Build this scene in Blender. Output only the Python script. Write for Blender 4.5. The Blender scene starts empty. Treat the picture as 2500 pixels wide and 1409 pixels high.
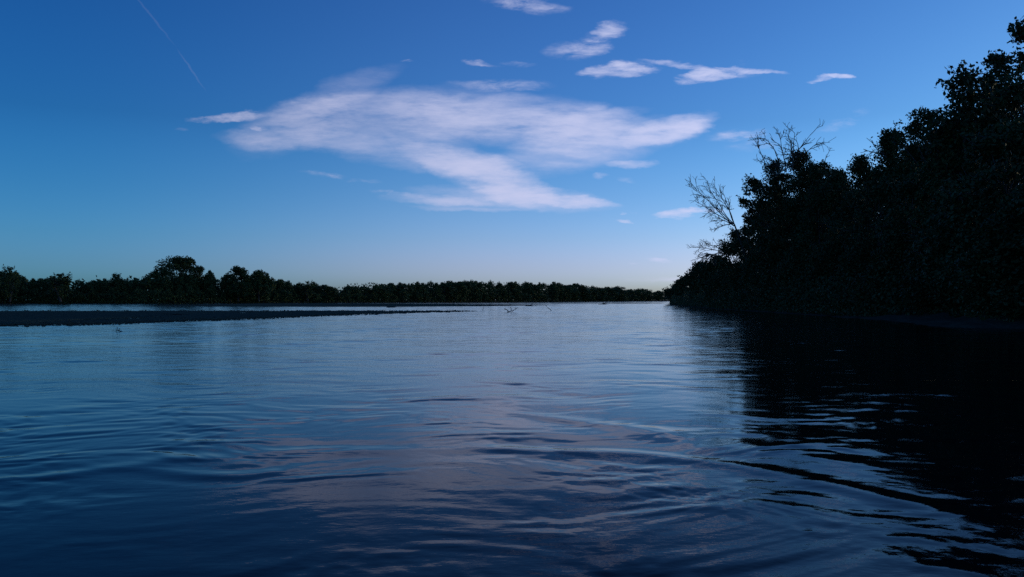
import bpy, math, random
import numpy as np

S = bpy.context.scene
C = S.collection
R = math.radians
FPX, CX, HY, EYE = 2165.0, 1250.0, 733.0, 1.4      # focal length and horizon of the 2500 px wide photograph, eye height


# ------------------------------------------------------------------ camera, sky, sun, exposure
cam = bpy.data.cameras.new('camera')
cam.sensor_width = 36.0
cam.lens = 36.0 * FPX / 2500.0
cam.shift_y = (HY - 704.5) / 2500.0
cam.clip_start, cam.clip_end = 0.1, 20000.0
cam_ob = bpy.data.objects.new('camera', cam)
C.objects.link(cam_ob)
cam_ob.location = (0, 0, EYE)
cam_ob.rotation_euler = (R(90), 0, 0)
S.camera = cam_ob

SUN_EL, SUN_AZ = 3.0, 62.0                           # low behind the trees of the bank on the right


def build_world():
    w = bpy.data.worlds.new('World')
    S.world = w
    w.use_nodes = True
    nt = w.node_tree
    N, L = nt.nodes, nt.links
    bg = N['Background']
    bg.inputs['Strength'].default_value = 0.1
    sky = N.new('ShaderNodeTexSky')
    sky.sky_type = 'NISHITA'
    sky.sun_disc = False
    sky.sun_elevation = R(SUN_EL)
    sky.sun_rotation = R(SUN_AZ)
    tc = N.new('ShaderNodeTexCoord')
    sep = N.new('ShaderNodeSeparateXYZ')
    L.new(tc.outputs['Generated'], sep.inputs[0])

    def m(op, a, b=None, c=None, clamp=False):
        n = N.new('ShaderNodeMath')
        n.operation = op
        n.use_clamp = clamp
        for i, v in enumerate((a, b, c)):
            if v is None:
                continue
            if isinstance(v, (int, float)):
                n.inputs[i].default_value = v
            else:
                L.new(v, n.inputs[i])
        return n.outputs[0]

    def vm(op, a, b=None):
        n = N.new('ShaderNodeVectorMath')
        n.operation = op
        for i, v in enumerate((a, b)):
            if v is None:
                continue
            if isinstance(v, tuple):
                n.inputs[i].default_value = v
            else:
                L.new(v, n.inputs[i])
        return n.outputs['Value' if op in ('DOT_PRODUCT', 'LENGTH') else 'Vector']

    # the clear-air colour of the evening: Nishita graded by height above the horizon
    zc = m('MAXIMUM', sep.outputs['Z'], 0.0)
    t = m('SQRT', zc)
    ramp = N.new('ShaderNodeValToRGB')
    ramp.color_ramp.interpolation = 'B_SPLINE'
    els = ramp.color_ramp.elements
    for k, (deg, col) in enumerate(SKY_GRADE):
        e = els[k] if k < 2 else els.new(0.5)
        e.position = math.sqrt(math.sin(R(deg)))
        e.color = (*[x / GRADE_MAX for x in col], 1)
    L.new(t, ramp.inputs[0])
    graded = vm('MULTIPLY', vm('MULTIPLY', sky.outputs[0], ramp.outputs[0]), (GRADE_MAX * 1.2,) * 3)
    ramp2 = N.new('ShaderNodeValToRGB')
    ramp2.color_ramp.interpolation = 'EASE'
    els = ramp2.color_ramp.elements
    for k, (xx, col) in enumerate(SIDE_GRADE):
        e = els[k] if k < 2 else els.new(0.9)
        e.position = xx + 0.5
        e.color = (*[x / 1.2 for x in col], 1)
    L.new(m('ADD', sep.outputs['X'], 0.5, clamp=True), ramp2.inputs[0])
    graded = vm('MULTIPLY', graded, ramp2.outputs[0])

    # thin clouds: soft patches in the plane one unit north of the viewer, broken up by streaky noise
    yc = m('MAXIMUM', sep.outputs['Y'], 0.05)
    comb = N.new('ShaderNodeCombineXYZ')
    L.new(m('DIVIDE', sep.outputs['X'], yc), comb.inputs[0])
    L.new(m('DIVIDE', sep.outputs['Z'], yc), comb.inputs[1])
    uv0 = comb.outputs[0]

    def noise(scale, stretch, detail, rough, loc=(0, 0, 0), rot=0.0, dist=0.0):
        mp = N.new('ShaderNodeMapping')
        mp.inputs['Location'].default_value = loc
        mp.inputs['Rotation'].default_value = (0, 0, rot)
        mp.inputs['Scale'].default_value = (scale * stretch[0], scale * stretch[1], 1)
        L.new(uv0, mp.inputs[0])
        n = N.new('ShaderNodeTexNoise')
        n.inputs['Scale'].default_value = 1.0
        n.inputs['Detail'].default_value = detail
        n.inputs['Roughness'].default_value = rough
        n.inputs['Distortion'].default_value = dist
        L.new(mp.outputs[0], n.inputs['Vector'])
        return n

    wn = noise(9, (1, 3.0), 4, 0.6)
    off = vm('MULTIPLY', vm('SUBTRACT', wn.outputs['Color'], (0.5, 0.5, 0.5)), (0.045, 0.018, 0))
    wn2 = noise(45, (1, 2.2), 4, 0.6, (3, 7, 0))
    off2 = vm('MULTIPLY', vm('SUBTRACT', wn2.outputs['Color'], (0.5, 0.5, 0.5)), (0.020, 0.009, 0))
    uv = vm('ADD', vm('ADD', uv0, off), off2)

    def blobs(items):
        tot = None
        for (px, py, rx, ry, ang, wgt) in items:
            mp = N.new('ShaderNodeMapping')
            mp.vector_type = 'TEXTURE'
            mp.inputs['Location'].default_value = ((px - CX) / FPX, (HY - py) / FPX, 0)
            mp.inputs['Rotation'].default_value = (0, 0, -R(ang))
            mp.inputs['Scale'].default_value = (rx / FPX, ry / FPX, 1)
            L.new(uv, mp.inputs[0])
            d = vm('DOT_PRODUCT', mp.outputs[0], mp.outputs[0])
            f = m('SUBTRACT', 1.0, d)
            f = m('MAXIMUM', f, 0.0)
            tot = m('MULTIPLY', f, wgt) if tot is None else m('MULTIPLY_ADD', f, wgt, tot)
        return tot

    big = blobs(BIG_CLOUD)
    small = blobs(SMALL_CLOUDS)
    n1 = noise(13, (0.9, 2.6), 8, 0.64, (1.7, 4.1, 0), R(24))
    n2 = noise(52, (0.55, 2.6), 6, 0.68, (0.3, 2.2, 0), R(30))
    n3 = noise(130, (0.8, 2.4), 4, 0.65, (5.3, 1.2, 0), R(-8))
    n3m = m('MULTIPLY_ADD', n3.outputs[0], 0.4, m('MULTIPLY', n2.outputs[0], 0.6))
    n4 = noise(22, (0.8, 3.4), 8, 0.68, (2.2, 0.7, 0), R(-6))
    nn = m('MULTIPLY_ADD', n1.outputs[0], 0.42, m('MULTIPLY_ADD', n2.outputs[0], 0.28, m('MULTIPLY', n4.outputs[0], 0.30)))
    wisp = noise(26, (0.35, 2.2), 7, 0.62, (4.4, 6.1, 0), R(40), 0.4)
    nn = m('MULTIPLY_ADD', nn, 0.68, m('MULTIPLY', wisp.outputs[0], 0.32))
    body = m('POWER', m('MINIMUM', big, 1.4), 1.5)
    gain = m('MAXIMUM', m('MULTIPLY_ADD', nn, 6.2, -2.15), 0.15)
    tau = m('MULTIPLY', body, gain)
    a1 = m('SUBTRACT', 1.0, m('POWER', 2.718, m('MULTIPLY', tau, -1.08)))
    a1 = m('MULTIPLY', a1, 0.98)
    n5 = noise(40, (0.6, 2.2), 7, 0.66, (8.1, 3.3, 0), R(14), 0.3)
    n6 = m('SUBTRACT', m('MULTIPLY_ADD', n5.outputs[0], 0.8, m('MULTIPLY', n2.outputs[0], 0.2)), 0.5)
    fray = m('MULTIPLY', m('MULTIPLY', n6, 3.6), m('MINIMUM', m('MULTIPLY', small, 2.2), 1.0))
    a2 = m('MAXIMUM', m('ADD', m('MULTIPLY_ADD', small, 1.3, -0.10), fray), 0.0)
    a2 = m('MULTIPLY', m('POWER', a2, 1.35), m('MINIMUM', m('MULTIPLY', small, 3.0), 1.0))
    a2 = m('SUBTRACT', 1.0, m('POWER', 2.718, m('MULTIPLY', a2, -1.0)))
    alpha = m('SUBTRACT', 1.0, m('MULTIPLY', m('SUBTRACT', 1.0, a1), m('SUBTRACT', 1.0, a2)))
    # a fading condensation trail
    uv_keep = uv
    uv = vm('ADD', uv0, vm('MULTIPLY', off2, (0.25, 0.25, 0)))
    tr = m('MULTIPLY', blobs(TRAIL), 1.0, clamp=True)
    uv = uv_keep
    alpha = m('MAXIMUM', alpha, tr)
    alpha = m('MULTIPLY', alpha, m('GREATER_THAN', sep.outputs['Y'], 0.06), clamp=True)
    # cloud light follows the sky's own brightness to the right
    side = m('MULTIPLY_ADD', sep.outputs['X'], 0.45, 1.0)
    ccol = N.new('ShaderNodeCombineXYZ')
    for i, v in enumerate(CLOUD_COL):
        L.new(m('MULTIPLY', side, v / 0.1), ccol.inputs[i])
    mix = N.new('ShaderNodeMix')
    mix.data_type = 'RGBA'
    L.new(alpha, mix.inputs[0])
    L.new(graded, mix.inputs[6])
    L.new(ccol.outputs[0], mix.inputs[7])
    L.new(mix.outputs[2], bg.inputs['Color'])


GRADE_MAX = 36.0
SKY_GRADE = [
    (0.0, (1.25, 3.1, 34.0)),
    (1.0, (1.5, 3.4, 26.0)),
    (2.2, (1.39, 2.45, 13.0)),
    (4.0, (1.02, 2.02, 7.3)),
    (7.0, (0.63, 1.57, 4.7)),
    (11.0, (0.47, 1.40, 4.0)),
    (18.0, (0.36, 1.56, 4.1)),
    (22.5, (0.11, 0.64, 2.3)),
    (30.0, (0.05, 0.40, 1.7)),
    (90.0, (0.05, 0.36, 1.5)),
]
SIDE_GRADE = [(-0.5, (0.38, 0.80, 0.89)), (0.0, (1.0, 1.0, 1.0)), (0.5, (1.19, 1.14, 1.03))]      # away from / towards the sun
CLOUD_COL = (0.585, 0.61, 0.85)
BIG_CLOUD = [
    (1270, 298, 340, 72, 3, 0.95), (900, 296, 320, 78, -3, 0.52), (720, 312, 190, 66, -15, 0.40),
    (980, 376, 340, 40, 9, 0.52), (1150, 408, 230, 56, 22, 0.80), (1230, 448, 150, 46, 20, 0.55), (1250, 482, 290, 32, 4, 0.72),
    (1400, 491, 135, 14, 3, 0.70), (1060, 486, 140, 16, 3, 0.60), (1440, 362, 290, 60, -12, 0.72),
    (1640, 316, 135, 34, -15, 1.0), (1700, 305, 60, 18, -8, 0.5), (1480, 284, 110, 22, -8, 0.42), (820, 232, 190, 44, -24, 0.40),
    (1000, 246, 320, 40, -3, 0.36), (1545, 399, 70, 12, -3, 0.75), (1360, 312, 90, 36, -14, 0.40), (1150, 508, 160, 8, 2, 0.5),
    (620, 345, 110, 26, 6, 0.30), (1250, 342, 260, 16, -4, -0.04), (860, 345, 170, 16, 2, -0.14), (1370, 388, 80, 14, 4, -0.25),
]
SMALL_CLOUDS = [
    (560, 287, 120, 15, -4, 0.65), (630, 316, 26, 8, 15, 0.5), (1500, 174, 120, 20, -3, 0.75), (1540, 160, 60, 14, 6, 0.5),
    (1715, 187, 85, 22, -6, 0.85), (1640, 157, 110, 10, 7, 0.45), (1855, 172, 100, 10, 3, 0.5), (1780, 176, 120, 14, 2, 0.3),
    (2005, 192, 40, 11, -12, 0.65), (2050, 187, 40, 9, 0, 0.75), (1410, 122, 90, 34, -5, 0.42), (1495, 72, 50, 26, -8, 0.55),
    (1460, 95, 60, 40, -40, 0.22), (1655, 518, 66, 13, -3, 0.8), (1690, 512, 40, 10, -3, 0.5), (1730, 516, 55, 7, 0, 0.5),
    (1525, 521, 20, 6, 0, 0.5), (1530, 539, 28, 6, 0, 0.5), (1555, 515, 18, 5, 0, 0.4), (1612, 637, 48, 7, 2, 0.5), (1540, 648, 24, 5, 0, 0.3),
    (1168, 152, 42, 11, 5, 0.55), (1250, 160, 90, 12, 4, 0.26), (1230, 209, 170, 20, 2, 0.36), (1280, 10, 125, 30, 8, 0.48), (985, 145, 28, 5, 0, 0.42),
    (1800, 326, 100, 20, -5, 0.38), (1850, 350, 90, 24, -8, 0.26), (1455, 433, 34, 9, -10, 0.34), (1530, 437, 50, 10, 0, 0.25),
    (2060, 295, 95, 24, -22, 0.3), (1640, 684, 170, 12, 0, 0.27), (790, 423, 80, 12, 4, 0.33), (900, 440, 60, 9, 4, 0.3), (450, 320, 22, 7, 0, 0.2),
    (640, 350, 120, 26, 8, 0.26), (960, 470, 70, 8, 3, 0.35), (1820, 152, 18, 12, -30, 0.16),
]
TRAIL = [(370, 40, 100, 3.2, 51, 0.055), (467, 170, 68, 3.0, 55.7, 0.07)]
build_world()

sun = bpy.data.lights.new('sun', 'SUN')
sun.energy = 0.12
sun.angle = R(0.5)
sun.color = (1.0, 0.78, 0.58)
sun_ob = bpy.data.objects.new('sun', sun)
C.objects.link(sun_ob)
sun_ob.location = (200, 120, 60)
sun_ob.rotation_euler = (R(90 - SUN_EL), 0, R(180 - SUN_AZ))

S.view_settings.view_transform = 'Standard'
S.view_settings.look = 'None'
S.view_settings.exposure = 0.0
S.view_settings.gamma = 1.0
S.render.engine = 'CYCLES'
S.cycles.use_denoising = False
S.cycles.max_bounces = 6
S.cycles.diffuse_bounces = 2
S.cycles.glossy_bounces = 3
S.cycles.transmission_bounces = 2
S.cycles.caustics_reflective = False
S.cycles.caustics_refractive = False


# ------------------------------------------------------------------ helpers
def tag(o, label=None, cat=None, group=None, kind=None):
    if label:
        o['label'] = label
    if cat:
        o['category'] = cat
    if group:
        o['group'] = group
    if kind:
        o['kind'] = kind
    return o


def empty(name, loc):
    o = bpy.data.objects.new(name, None)
    C.objects.link(o)
    o.location = loc
    o.empty_display_size = 0.3
    return o


def mesh_of(name, verts, faces, mat, smooth=False):
    """verts (n,3); faces (k,4) or (k,3) index array"""
    me = bpy.data.meshes.new(name)
    verts = np.asarray(verts, dtype=np.float32)
    faces = np.asarray(faces, dtype=np.int32)
    k, w = faces.shape
    me.vertices.add(len(verts))
    me.vertices.foreach_set('co', verts.ravel())
    me.loops.add(k * w)
    me.loops.foreach_set('vertex_index', faces.ravel())
    me.polygons.add(k)
    me.polygons.foreach_set('loop_start', np.arange(0, k * w, w, dtype=np.int32))
    me.polygons.foreach_set('loop_total', np.full(k, w, dtype=np.int32))
    if smooth:
        me.polygons.foreach_set('use_smooth', np.ones(k, dtype=bool))
    me.materials.append(mat)
    me.update(calc_edges=True)
    return me


def link(name, me, parent=None, loc=(0, 0, 0)):
    o = bpy.data.objects.new(name, me)
    C.objects.link(o)
    o.parent = parent
    o.location = loc
    return o


def ang2(px, d):
    """x of a point d metres ahead that the photograph shows at column px"""
    return (px - CX) / FPX * d


# ------------------------------------------------------------------ materials
def new_mat(name):
    mt = bpy.data.materials.new(name)
    mt.use_nodes = True
    return mt, mt.node_tree.nodes, mt.node_tree.links, mt.node_tree.nodes['Principled BSDF']


def leaf_mat(name, dark, light, scale=0.35):
    mt, N, L, b = new_mat(name)
    g = N.new('ShaderNodeNewGeometry')
    oi = N.new('ShaderNodeObjectInfo')
    n = N.new('ShaderNodeTexNoise')
    n.inputs['Scale'].default_value = scale
    n.inputs['Detail'].default_value = 3
    L.new(g.outputs['Position'], n.inputs['Vector'])
    a = N.new('ShaderNodeMath')
    a.operation = 'MULTIPLY_ADD'
    L.new(g.outputs['Random Per Island'], a.inputs[0])
    a.inputs[1].default_value = 0.5
    L.new(n.outputs[0], a.inputs[2])
    a2 = N.new('ShaderNodeMath')
    a2.operation = 'MULTIPLY_ADD'
    L.new(oi.outputs['Random'], a2.inputs[0])
    a2.inputs[1].default_value = 0.3
    L.new(a.outputs[0], a2.inputs[2])
    r = N.new('ShaderNodeValToRGB')
    r.color_ramp.elements[0].position = 0.45
    r.color_ramp.elements[1].position = 1.25 if False else 1.0
    r.color_ramp.elements[0].color = (*dark, 1)
    r.color_ramp.elements[1].color = (*light, 1)
    L.new(a2.outputs[0], r.inputs[0])
    L.new(r.outputs[0], b.inputs['Base Color'])
    b.inputs['Roughness'].default_value = 0.65
    b.inputs['Specular IOR Level'].default_value = 0.2
    return mt


M_LEAF = leaf_mat('cottonwood_leaves', (0.020, 0.034, 0.010), (0.042, 0.062, 0.017))
M_OLIVE = leaf_mat('willow_leaves', (0.022, 0.034, 0.011), (0.045, 0.062, 0.021))
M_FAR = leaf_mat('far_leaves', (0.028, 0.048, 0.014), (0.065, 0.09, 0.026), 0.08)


def bark_mat():
    mt, N, L, b = new_mat('bark')
    n = N.new('ShaderNodeTexNoise')
    n.inputs['Scale'].default_value = 6
    n.inputs['Detail'].default_value = 6
    tc = N.new('ShaderNodeTexCoord')
    L.new(tc.outputs['Object'], n.inputs['Vector'])
    r = N.new('ShaderNodeValToRGB')
    r.color_ramp.elements[0].color = (0.028, 0.022, 0.018, 1)
    r.color_ramp.elements[1].color = (0.10, 0.085, 0.07, 1)
    L.new(n.outputs[0], r.inputs[0])
    L.new(r.outputs[0], b.inputs['Base Color'])
    bp = N.new('ShaderNodeBump')
    bp.inputs['Strength'].default_value = 0.5
    L.new(n.outputs[0], bp.inputs['Height'])
    L.new(bp.outputs[0], b.inputs['Normal'])
    b.inputs['Roughness'].default_value = 0.9
    return mt


M_BARK = bark_mat()


def earth_mat(name, c0, c1, rough, scale):
    mt, N, L, b = new_mat(name)
    g = N.new('ShaderNodeNewGeometry')
    n = N.new('ShaderNodeTexNoise')
    n.inputs['Scale'].default_value = scale
    n.inputs['Detail'].default_value = 8
    n.inputs['Roughness'].default_value = 0.65
    L.new(g.outputs['Position'], n.inputs['Vector'])
    v = N.new('ShaderNodeTexVoronoi')
    v.inputs['Scale'].default_value = scale * 6
    L.new(g.outputs['Position'], v.inputs['Vector'])
    r = N.new('ShaderNodeValToRGB')
    r.color_ramp.elements[0].position = 0.35
    r.color_ramp.elements[1].position = 0.7
    r.color_ramp.elements[0].color = (*c0, 1)
    r.color_ramp.elements[1].color = (*c1, 1)
    L.new(n.outputs[0], r.inputs[0])
    L.new(r.outputs[0], b.inputs['Base Color'])
    ad = N.new('ShaderNodeMath')
    ad.operation = 'ADD'
    L.new(n.outputs[0], ad.inputs[0])
    L.new(v.outputs[0], ad.inputs[1])
    bp = N.new('ShaderNodeBump')
    bp.inputs['Strength'].default_value = 0.6
    bp.inputs['Distance'].default_value = 0.05
    L.new(ad.outputs[0], bp.inputs['Height'])
    L.new(bp.outputs[0], b.inputs['Normal'])
    b.inputs['Roughness'].default_value = rough
    b.inputs['Specular IOR Level'].default_value = 0.0
    return mt


M_SAND = earth_mat('wet_river_sand', (0.055, 0.062, 0.044), (0.11, 0.112, 0.082), 0.85, 1.6)
M_SOIL = earth_mat('bank_soil', (0.04, 0.034, 0.026), (0.09, 0.075, 0.055), 0.95, 0.8)


def water_mat():
    mt, N, L, b = new_mat('river_water')
    b.inputs['Base Color'].default_value = (0.001, 0.003, 0.005, 1)
    b.inputs['Roughness'].default_value = 0.03
    b.inputs['IOR'].default_value = 1.135
    g = N.new('ShaderNodeNewGeometry')

    def noise(scale, sy, detail, loc):
        mp = N.new('ShaderNodeMapping')
        mp.inputs['Location'].default_value = loc
        mp.inputs['Scale'].default_value = (scale, scale * sy, 1)
        L.new(g.outputs['Position'], mp.inputs[0])
        n = N.new('ShaderNodeTexNoise')
        n.inputs['Scale'].default_value = 1
        n.inputs['Detail'].default_value = detail
        n.inputs['Roughness'].default_value = 0.55
        L.new(mp.outputs[0], n.inputs['Vector'])
        return n.outputs[0]

    def bump(h, dist, prev):
        bp = N.new('ShaderNodeBump')
        bp.inputs['Strength'].default_value = 1.0
        bp.inputs['Distance'].default_value = dist
        L.new(h, bp.inputs['Height'])
        if prev is not None:
            L.new(prev, bp.inputs['Normal'])
        return bp.outputs[0]

    # fine wind ripples in patches, and broader ones that take over where the mesh gets coarse
    patch = noise(0.06, 2.5, 3, (4, 1, 0))
    rp = N.new('ShaderNodeMapRange')
    rp.inputs['From Min'].default_value = 0.35
    rp.inputs['From Max'].default_value = 0.68
    rp.inputs['To Min'].default_value = 0.25
    rp.inputs['To Max'].default_value = 1.0
    L.new(patch, rp.inputs[0])
    fine = noise(9.0, 1.5, 3, (0, 0, 0))
    mu = N.new('ShaderNodeMath')
    mu.operation = 'MULTIPLY'
    L.new(fine, mu.inputs[0])
    L.new(rp.outputs[0], mu.inputs[1])
    sp = N.new('ShaderNodeSeparateXYZ')
    L.new(g.outputs['Position'], sp.inputs[0])
    calm = N.new('ShaderNodeMapRange')
    calm.inputs['From Min'].default_value = 6
    calm.inputs['From Max'].default_value = 17
    calm.inputs['To Min'].default_value = 0.35
    L.new(sp.outputs['Y'], calm.inputs[0])
    mu1 = N.new('ShaderNodeMath')
    mu1.operation = 'MULTIPLY'
    L.new(mu.outputs[0], mu1.inputs[0])
    L.new(calm.outputs[0], mu1.inputs[1])
    mu = mu1
    nrm = bump(mu.outputs[0], WATER_FINE, None)
    broad = noise(1.1, 1.8, 4, (7, 3, 0))
    far = N.new('ShaderNodeMapRange')
    far.inputs['From Min'].default_value = 12
    far.inputs['From Max'].default_value = 60
    far.inputs['To Min'].default_value = 0.0
    far.inputs['To Max'].default_value = 1.0
    L.new(sp.outputs['Y'], far.inputs[0])
    mu2 = N.new('ShaderNodeMath')
    mu2.operation = 'MULTIPLY'
    L.new(broad, mu2.inputs[0])
    L.new(far.outputs[0], mu2.inputs[1])
    nrm = bump(mu2.outputs[0], WATER_BROAD, nrm)
    # ripples too small to model one by one spread the mirror image, the more so on the open reach
    ro = N.new('ShaderNodeMapRange')
    ro.inputs['From Min'].default_value = 7
    ro.inputs['From Max'].default_value = 45
    ro.inputs['To Min'].default_value = 0.03
    ro.inputs['To Max'].default_value = 0.09
    L.new(sp.outputs['Y'], ro.inputs[0])
    L.new(ro.outputs[0], b.inputs['Roughness'])
    L.new(nrm, b.inputs['Normal'])
    return mt


WATER_FINE, WATER_BROAD = 0.0045, 0.014
M_WATER = water_mat()


# ------------------------------------------------------------------ the river surface
def seg_dist(px, py, pts):
    """signed distance to a polyline and the fraction along it"""
    best = np.full(px.shape, 1e9)
    sd = np.zeros(px.shape)
    fr = np.zeros(px.shape)
    n = len(pts) - 1
    for i in range(n):
        (ax, ay), (bx, by) = pts[i], pts[i + 1]
        dx, dy = bx - ax, by - ay
        l2 = dx * dx + dy * dy
        t = ((px - ax) * dx + (py - ay) * dy) / l2
        tc = np.clip(t, 0, 1)
        ex, ey = px - (ax + tc * dx), py - (ay + tc * dy)
        d = np.hypot(ex, ey)
        s = np.sign(dx * ey - dy * ex)
        k = d < best
        best = np.where(k, d, best)
        sd = np.where(k, d * s, sd)
        fr = np.where(k, (i + tc) / n, fr)
    return sd, fr


def smooth_line(pts, n=24):
    """Catmull-Rom through the points"""
    p = [np.array(a, float) for a in pts]
    p = [2 * p[0] - p[1]] + p + [2 * p[-1] - p[-2]]
    out = []
    for i in range(1, len(p) - 2):
        for t in np.linspace(0, 1, max(3, n // (len(p) - 3)), endpoint=False):
            a, b, c, d = p[i - 1], p[i], p[i + 1], p[i + 2]
            out.append(0.5 * ((2 * b) + (c - a) * t + (2 * a - 5 * b + 4 * c - d) * t * t + (3 * b - a - 3 * c + d) * t ** 3))
    out.append(p[-2])
    return [tuple(o) for o in out]


def photo_pt(px, py):
    d = EYE * FPX / (py - HY)
    return (ang2(px, d), d)


# crests of the boat's old wake: photo track, height (m), width (m)
CRESTS = [
    ([(1000, 985), (1300, 1010), (1700, 1075), (2000, 1120), (2250, 1210)], 0.0175, 0.42),
    ([(1050, 1085), (1350, 1100), (1800, 1140), (2150, 1205), (2500, 1335), (2700, 1430)], 0.0200, 0.36),
    ([(250, 1150), (500, 1115), (900, 1100), (1300, 1100)], 0.0130, 0.34),
    ([(-100, 1190), (250, 1148), (520, 1160), (800, 1135)], 0.0117, 0.30),
    ([(1900, 1262), (2080, 1290), (2230, 1322)], 0.0052, 0.14),
    ([(2230, 1385), (2420, 1405), (2600, 1450)], 0.0065, 0.14),
    ([(60, 1372), (150, 1335), (260, 1335), (380, 1370)], 0.0022, 0.14),
    ([(-80, 1010), (400, 985), (900, 960), (1300, 975)], 0.0065, 0.50),
    ([(-80, 935), (500, 925), (900, 915), (1500, 925)], 0.0065, 0.6),
    ([(1250, 950), (1340, 953)], 0.0065, 0.30),
    ([(1310, 934), (1385, 935)], 0.0052, 0.22),
    ([(1600, 860), (1680, 850), (1760, 846)], 0.0078, 0.8),
]


D_MID, D_FAR = 15.5, 60.0


def row_step(d):
    """spacing of the mesh rows d metres ahead: fine enough everywhere for the ripples seen there"""
    p = np.maximum(0.02, d * d / (EYE * 887.0) * 0.62)
    return np.where(d < D_MID, p, np.where(d < D_FAR, 0.12, np.where(d < 330, 0.28, np.where(d < 360, 4.0, p))))


def water_height(x, y):
    rs = np.random.RandomState(11)
    h = np.zeros(x.shape)
    dist = np.hypot(x, y)
    cell = row_step(np.maximum(y, 0.5))
    # slow patchiness: calm slicks and rippled water
    patch = np.zeros(x.shape)
    for _ in range(9):
        a = rs.uniform(0, math.pi)
        lam = rs.uniform(2.0, 9.0)
        patch += np.sin((x * math.cos(a) + y * math.sin(a) * 1.3) * 2 * math.pi / lam + rs.uniform(0, 7))
    patch = np.clip(0.75 + 0.28 * patch / 1.6, 0.25, 1.5)
    # warp so crests wander
    wx = x + 0.25 * np.sin(y * 1.7 + 1.3 * np.sin(x * 0.9)) + 0.08 * np.sin(3.9 * x + 2.1 * y)
    wy = y + 0.20 * np.sin(x * 2.1 + 0.7 * np.sin(y * 1.3)) + 0.07 * np.sin(4.7 * y - 3.1 * x)
    for k in range(84):
        lam = math.exp(rs.uniform(math.log(0.16), math.log(3.2)))
        a = math.pi / 2 + rs.normal(0, 0.62)
        slope = 0.0085 * (lam / 0.6) ** -0.12
        slope *= 0.6 if lam < 0.26 else 0.45 if lam > 1.1 else 0.8 if lam > 0.6 else 1.0
        amp = slope * lam / (2 * math.pi)
        kx, ky = 2 * math.pi / lam * math.cos(a), 2 * math.pi / lam * math.sin(a)
        fade = np.clip((lam / cell - 2.4) / 1.2, 0, 1)
        h += amp * fade * np.sin(kx * wx + ky * wy + rs.uniform(0, 7))
    near = dist < 26
    xs, ys, hs, cs = wx[near], wy[near], np.zeros(near.sum()), cell[near]
    for k in range(46):
        lam = math.exp(rs.uniform(math.log(0.07), math.log(0.30)))
        a = math.pi / 2 + rs.normal(0, 0.75)
        kx, ky = 2 * math.pi / lam * math.cos(a), 2 * math.pi / lam * math.sin(a)
        gate = np.clip(np.sin(xs * rs.uniform(0.5, 1.6) + ys * rs.uniform(0.6, 2.2) + rs.uniform(0, 7)) + 0.25, 0, 1)
        hs += 0.0072 * lam / (2 * math.pi) * np.clip((lam / cs - 2.4) / 1.2, 0, 1) * gate * np.sin(kx * xs + ky * ys + rs.uniform(0, 7))
    h[near] += hs
    h *= patch * np.interp(y, [0, 6, 12, 20, 60, 90, 400], [0.55, 0.6, 0.72, 0.9, 1.0, 1.45, 1.45])
    for pts, amp, wid in CRESTS:
        line = smooth_line([photo_pt(*p) for p in pts])
        sd, fr = seg_dist(x + 0.06 * np.sin(y * 3.1), y + 0.05 * np.sin(x * 2.7 + y), line)
        env = np.clip(np.minimum(fr, 1 - fr) * 5, 0, 1)
        env = env * env * (3 - 2 * env)
        u = sd / wid
        brk = 0.62 + 0.38 * np.sin(fr * (9 + 5 * wid) + amp * 900) * np.sin(fr * 4.3 + 1)
        h += amp * 0.72 * brk * env * np.exp(-u * u) * np.cos(u * 2.2 + 0.5 * np.sin(x * 4.1 + y * 2.3))
    edge = np.clip((dist - 1.0) / 2.0, 0, 1)
    return h * edge


def build_water():
    V, F, n0 = [], [], 0
    for (d0, d1, cols) in ((0.8, D_MID, 700), (D_MID, D_FAR, 380), (D_FAR, 2600.0, 300)):
        rows = [d0]
        while rows[-1] < d1:
            rows.append(rows[-1] + float(row_step(np.array(rows[-1]))))
        rows[-1] = d1
        d, u = np.meshgrid(np.array(rows), np.linspace(-0.80, 0.80, cols), indexing='ij')
        x, y = u * d, d
        z = water_height(x, y)
        nr, nc = x.shape
        V.append(np.stack([x, y, z], -1).reshape(-1, 3))
        i = n0 + np.arange(nr * nc).reshape(nr, nc)
        F.append(np.stack([i[:-1, :-1], i[:-1, 1:], i[1:, 1:], i[1:, :-1]], -1).reshape(-1, 4))
        n0 += nr * nc
    v, f = np.vstack(V), np.vstack(F)
    # still water round the fan: beside and behind the viewer
    o = len(v)
    k = 0.80
    extra = [(-0.8 * k, 0.8, 0), (0.8 * k, 0.8, 0), (2600 * k, 2600, 0), (3200, 2600, 0), (3200, -1500, 0), (-3200, -1500, 0),
             (-3200, 2600, 0), (-2600 * k, 2600, 0)]
    v = np.vstack([v, np.array(extra)])
    q = np.array([[o + 1, o + 4, o + 3, o + 2], [o + 0, o + 7, o + 6, o + 5], [o + 0, o + 5, o + 4, o + 1]])
    f = np.vstack([f, q])
    me = mesh_of('water', v, f, M_WATER, smooth=True)
    tag(link('water', me), kind='structure')


build_water()

# ------------------------------------------------------------------ banks and sandbars
RIGHT_SHORE = [(40, -400), (30, -100), (27, 0), (26, 36), (22, 47), (24.5, 58), (26.5, 78), (28.5, 100), (29.5, 118), (31, 138), (33, 156),
               (37, 190), (43, 235), (52.5, 300), (71, 400), (103, 560), (152, 820), (240, 1120), (420, 1260), (900, 1320), (2600, 1400)]
LEFT_SHORE = [(-190, -400), (-200, 0), (-210, 200), (-222, 372), (-190, 395), (-147, 418), (-85, 515), (0, 690), (90, 930),
              (200, 1237), (330, 1420), (900, 1500), (2600, 1560)]
SHELF = [(0, -0.5), (0.6, -0.05), (1.4, 0.12), (3.2, 0.35), (5.0, 0.9), (9, 1.15), (30, 1.3), (200, 1.4), (2600, 1.6)]


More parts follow.
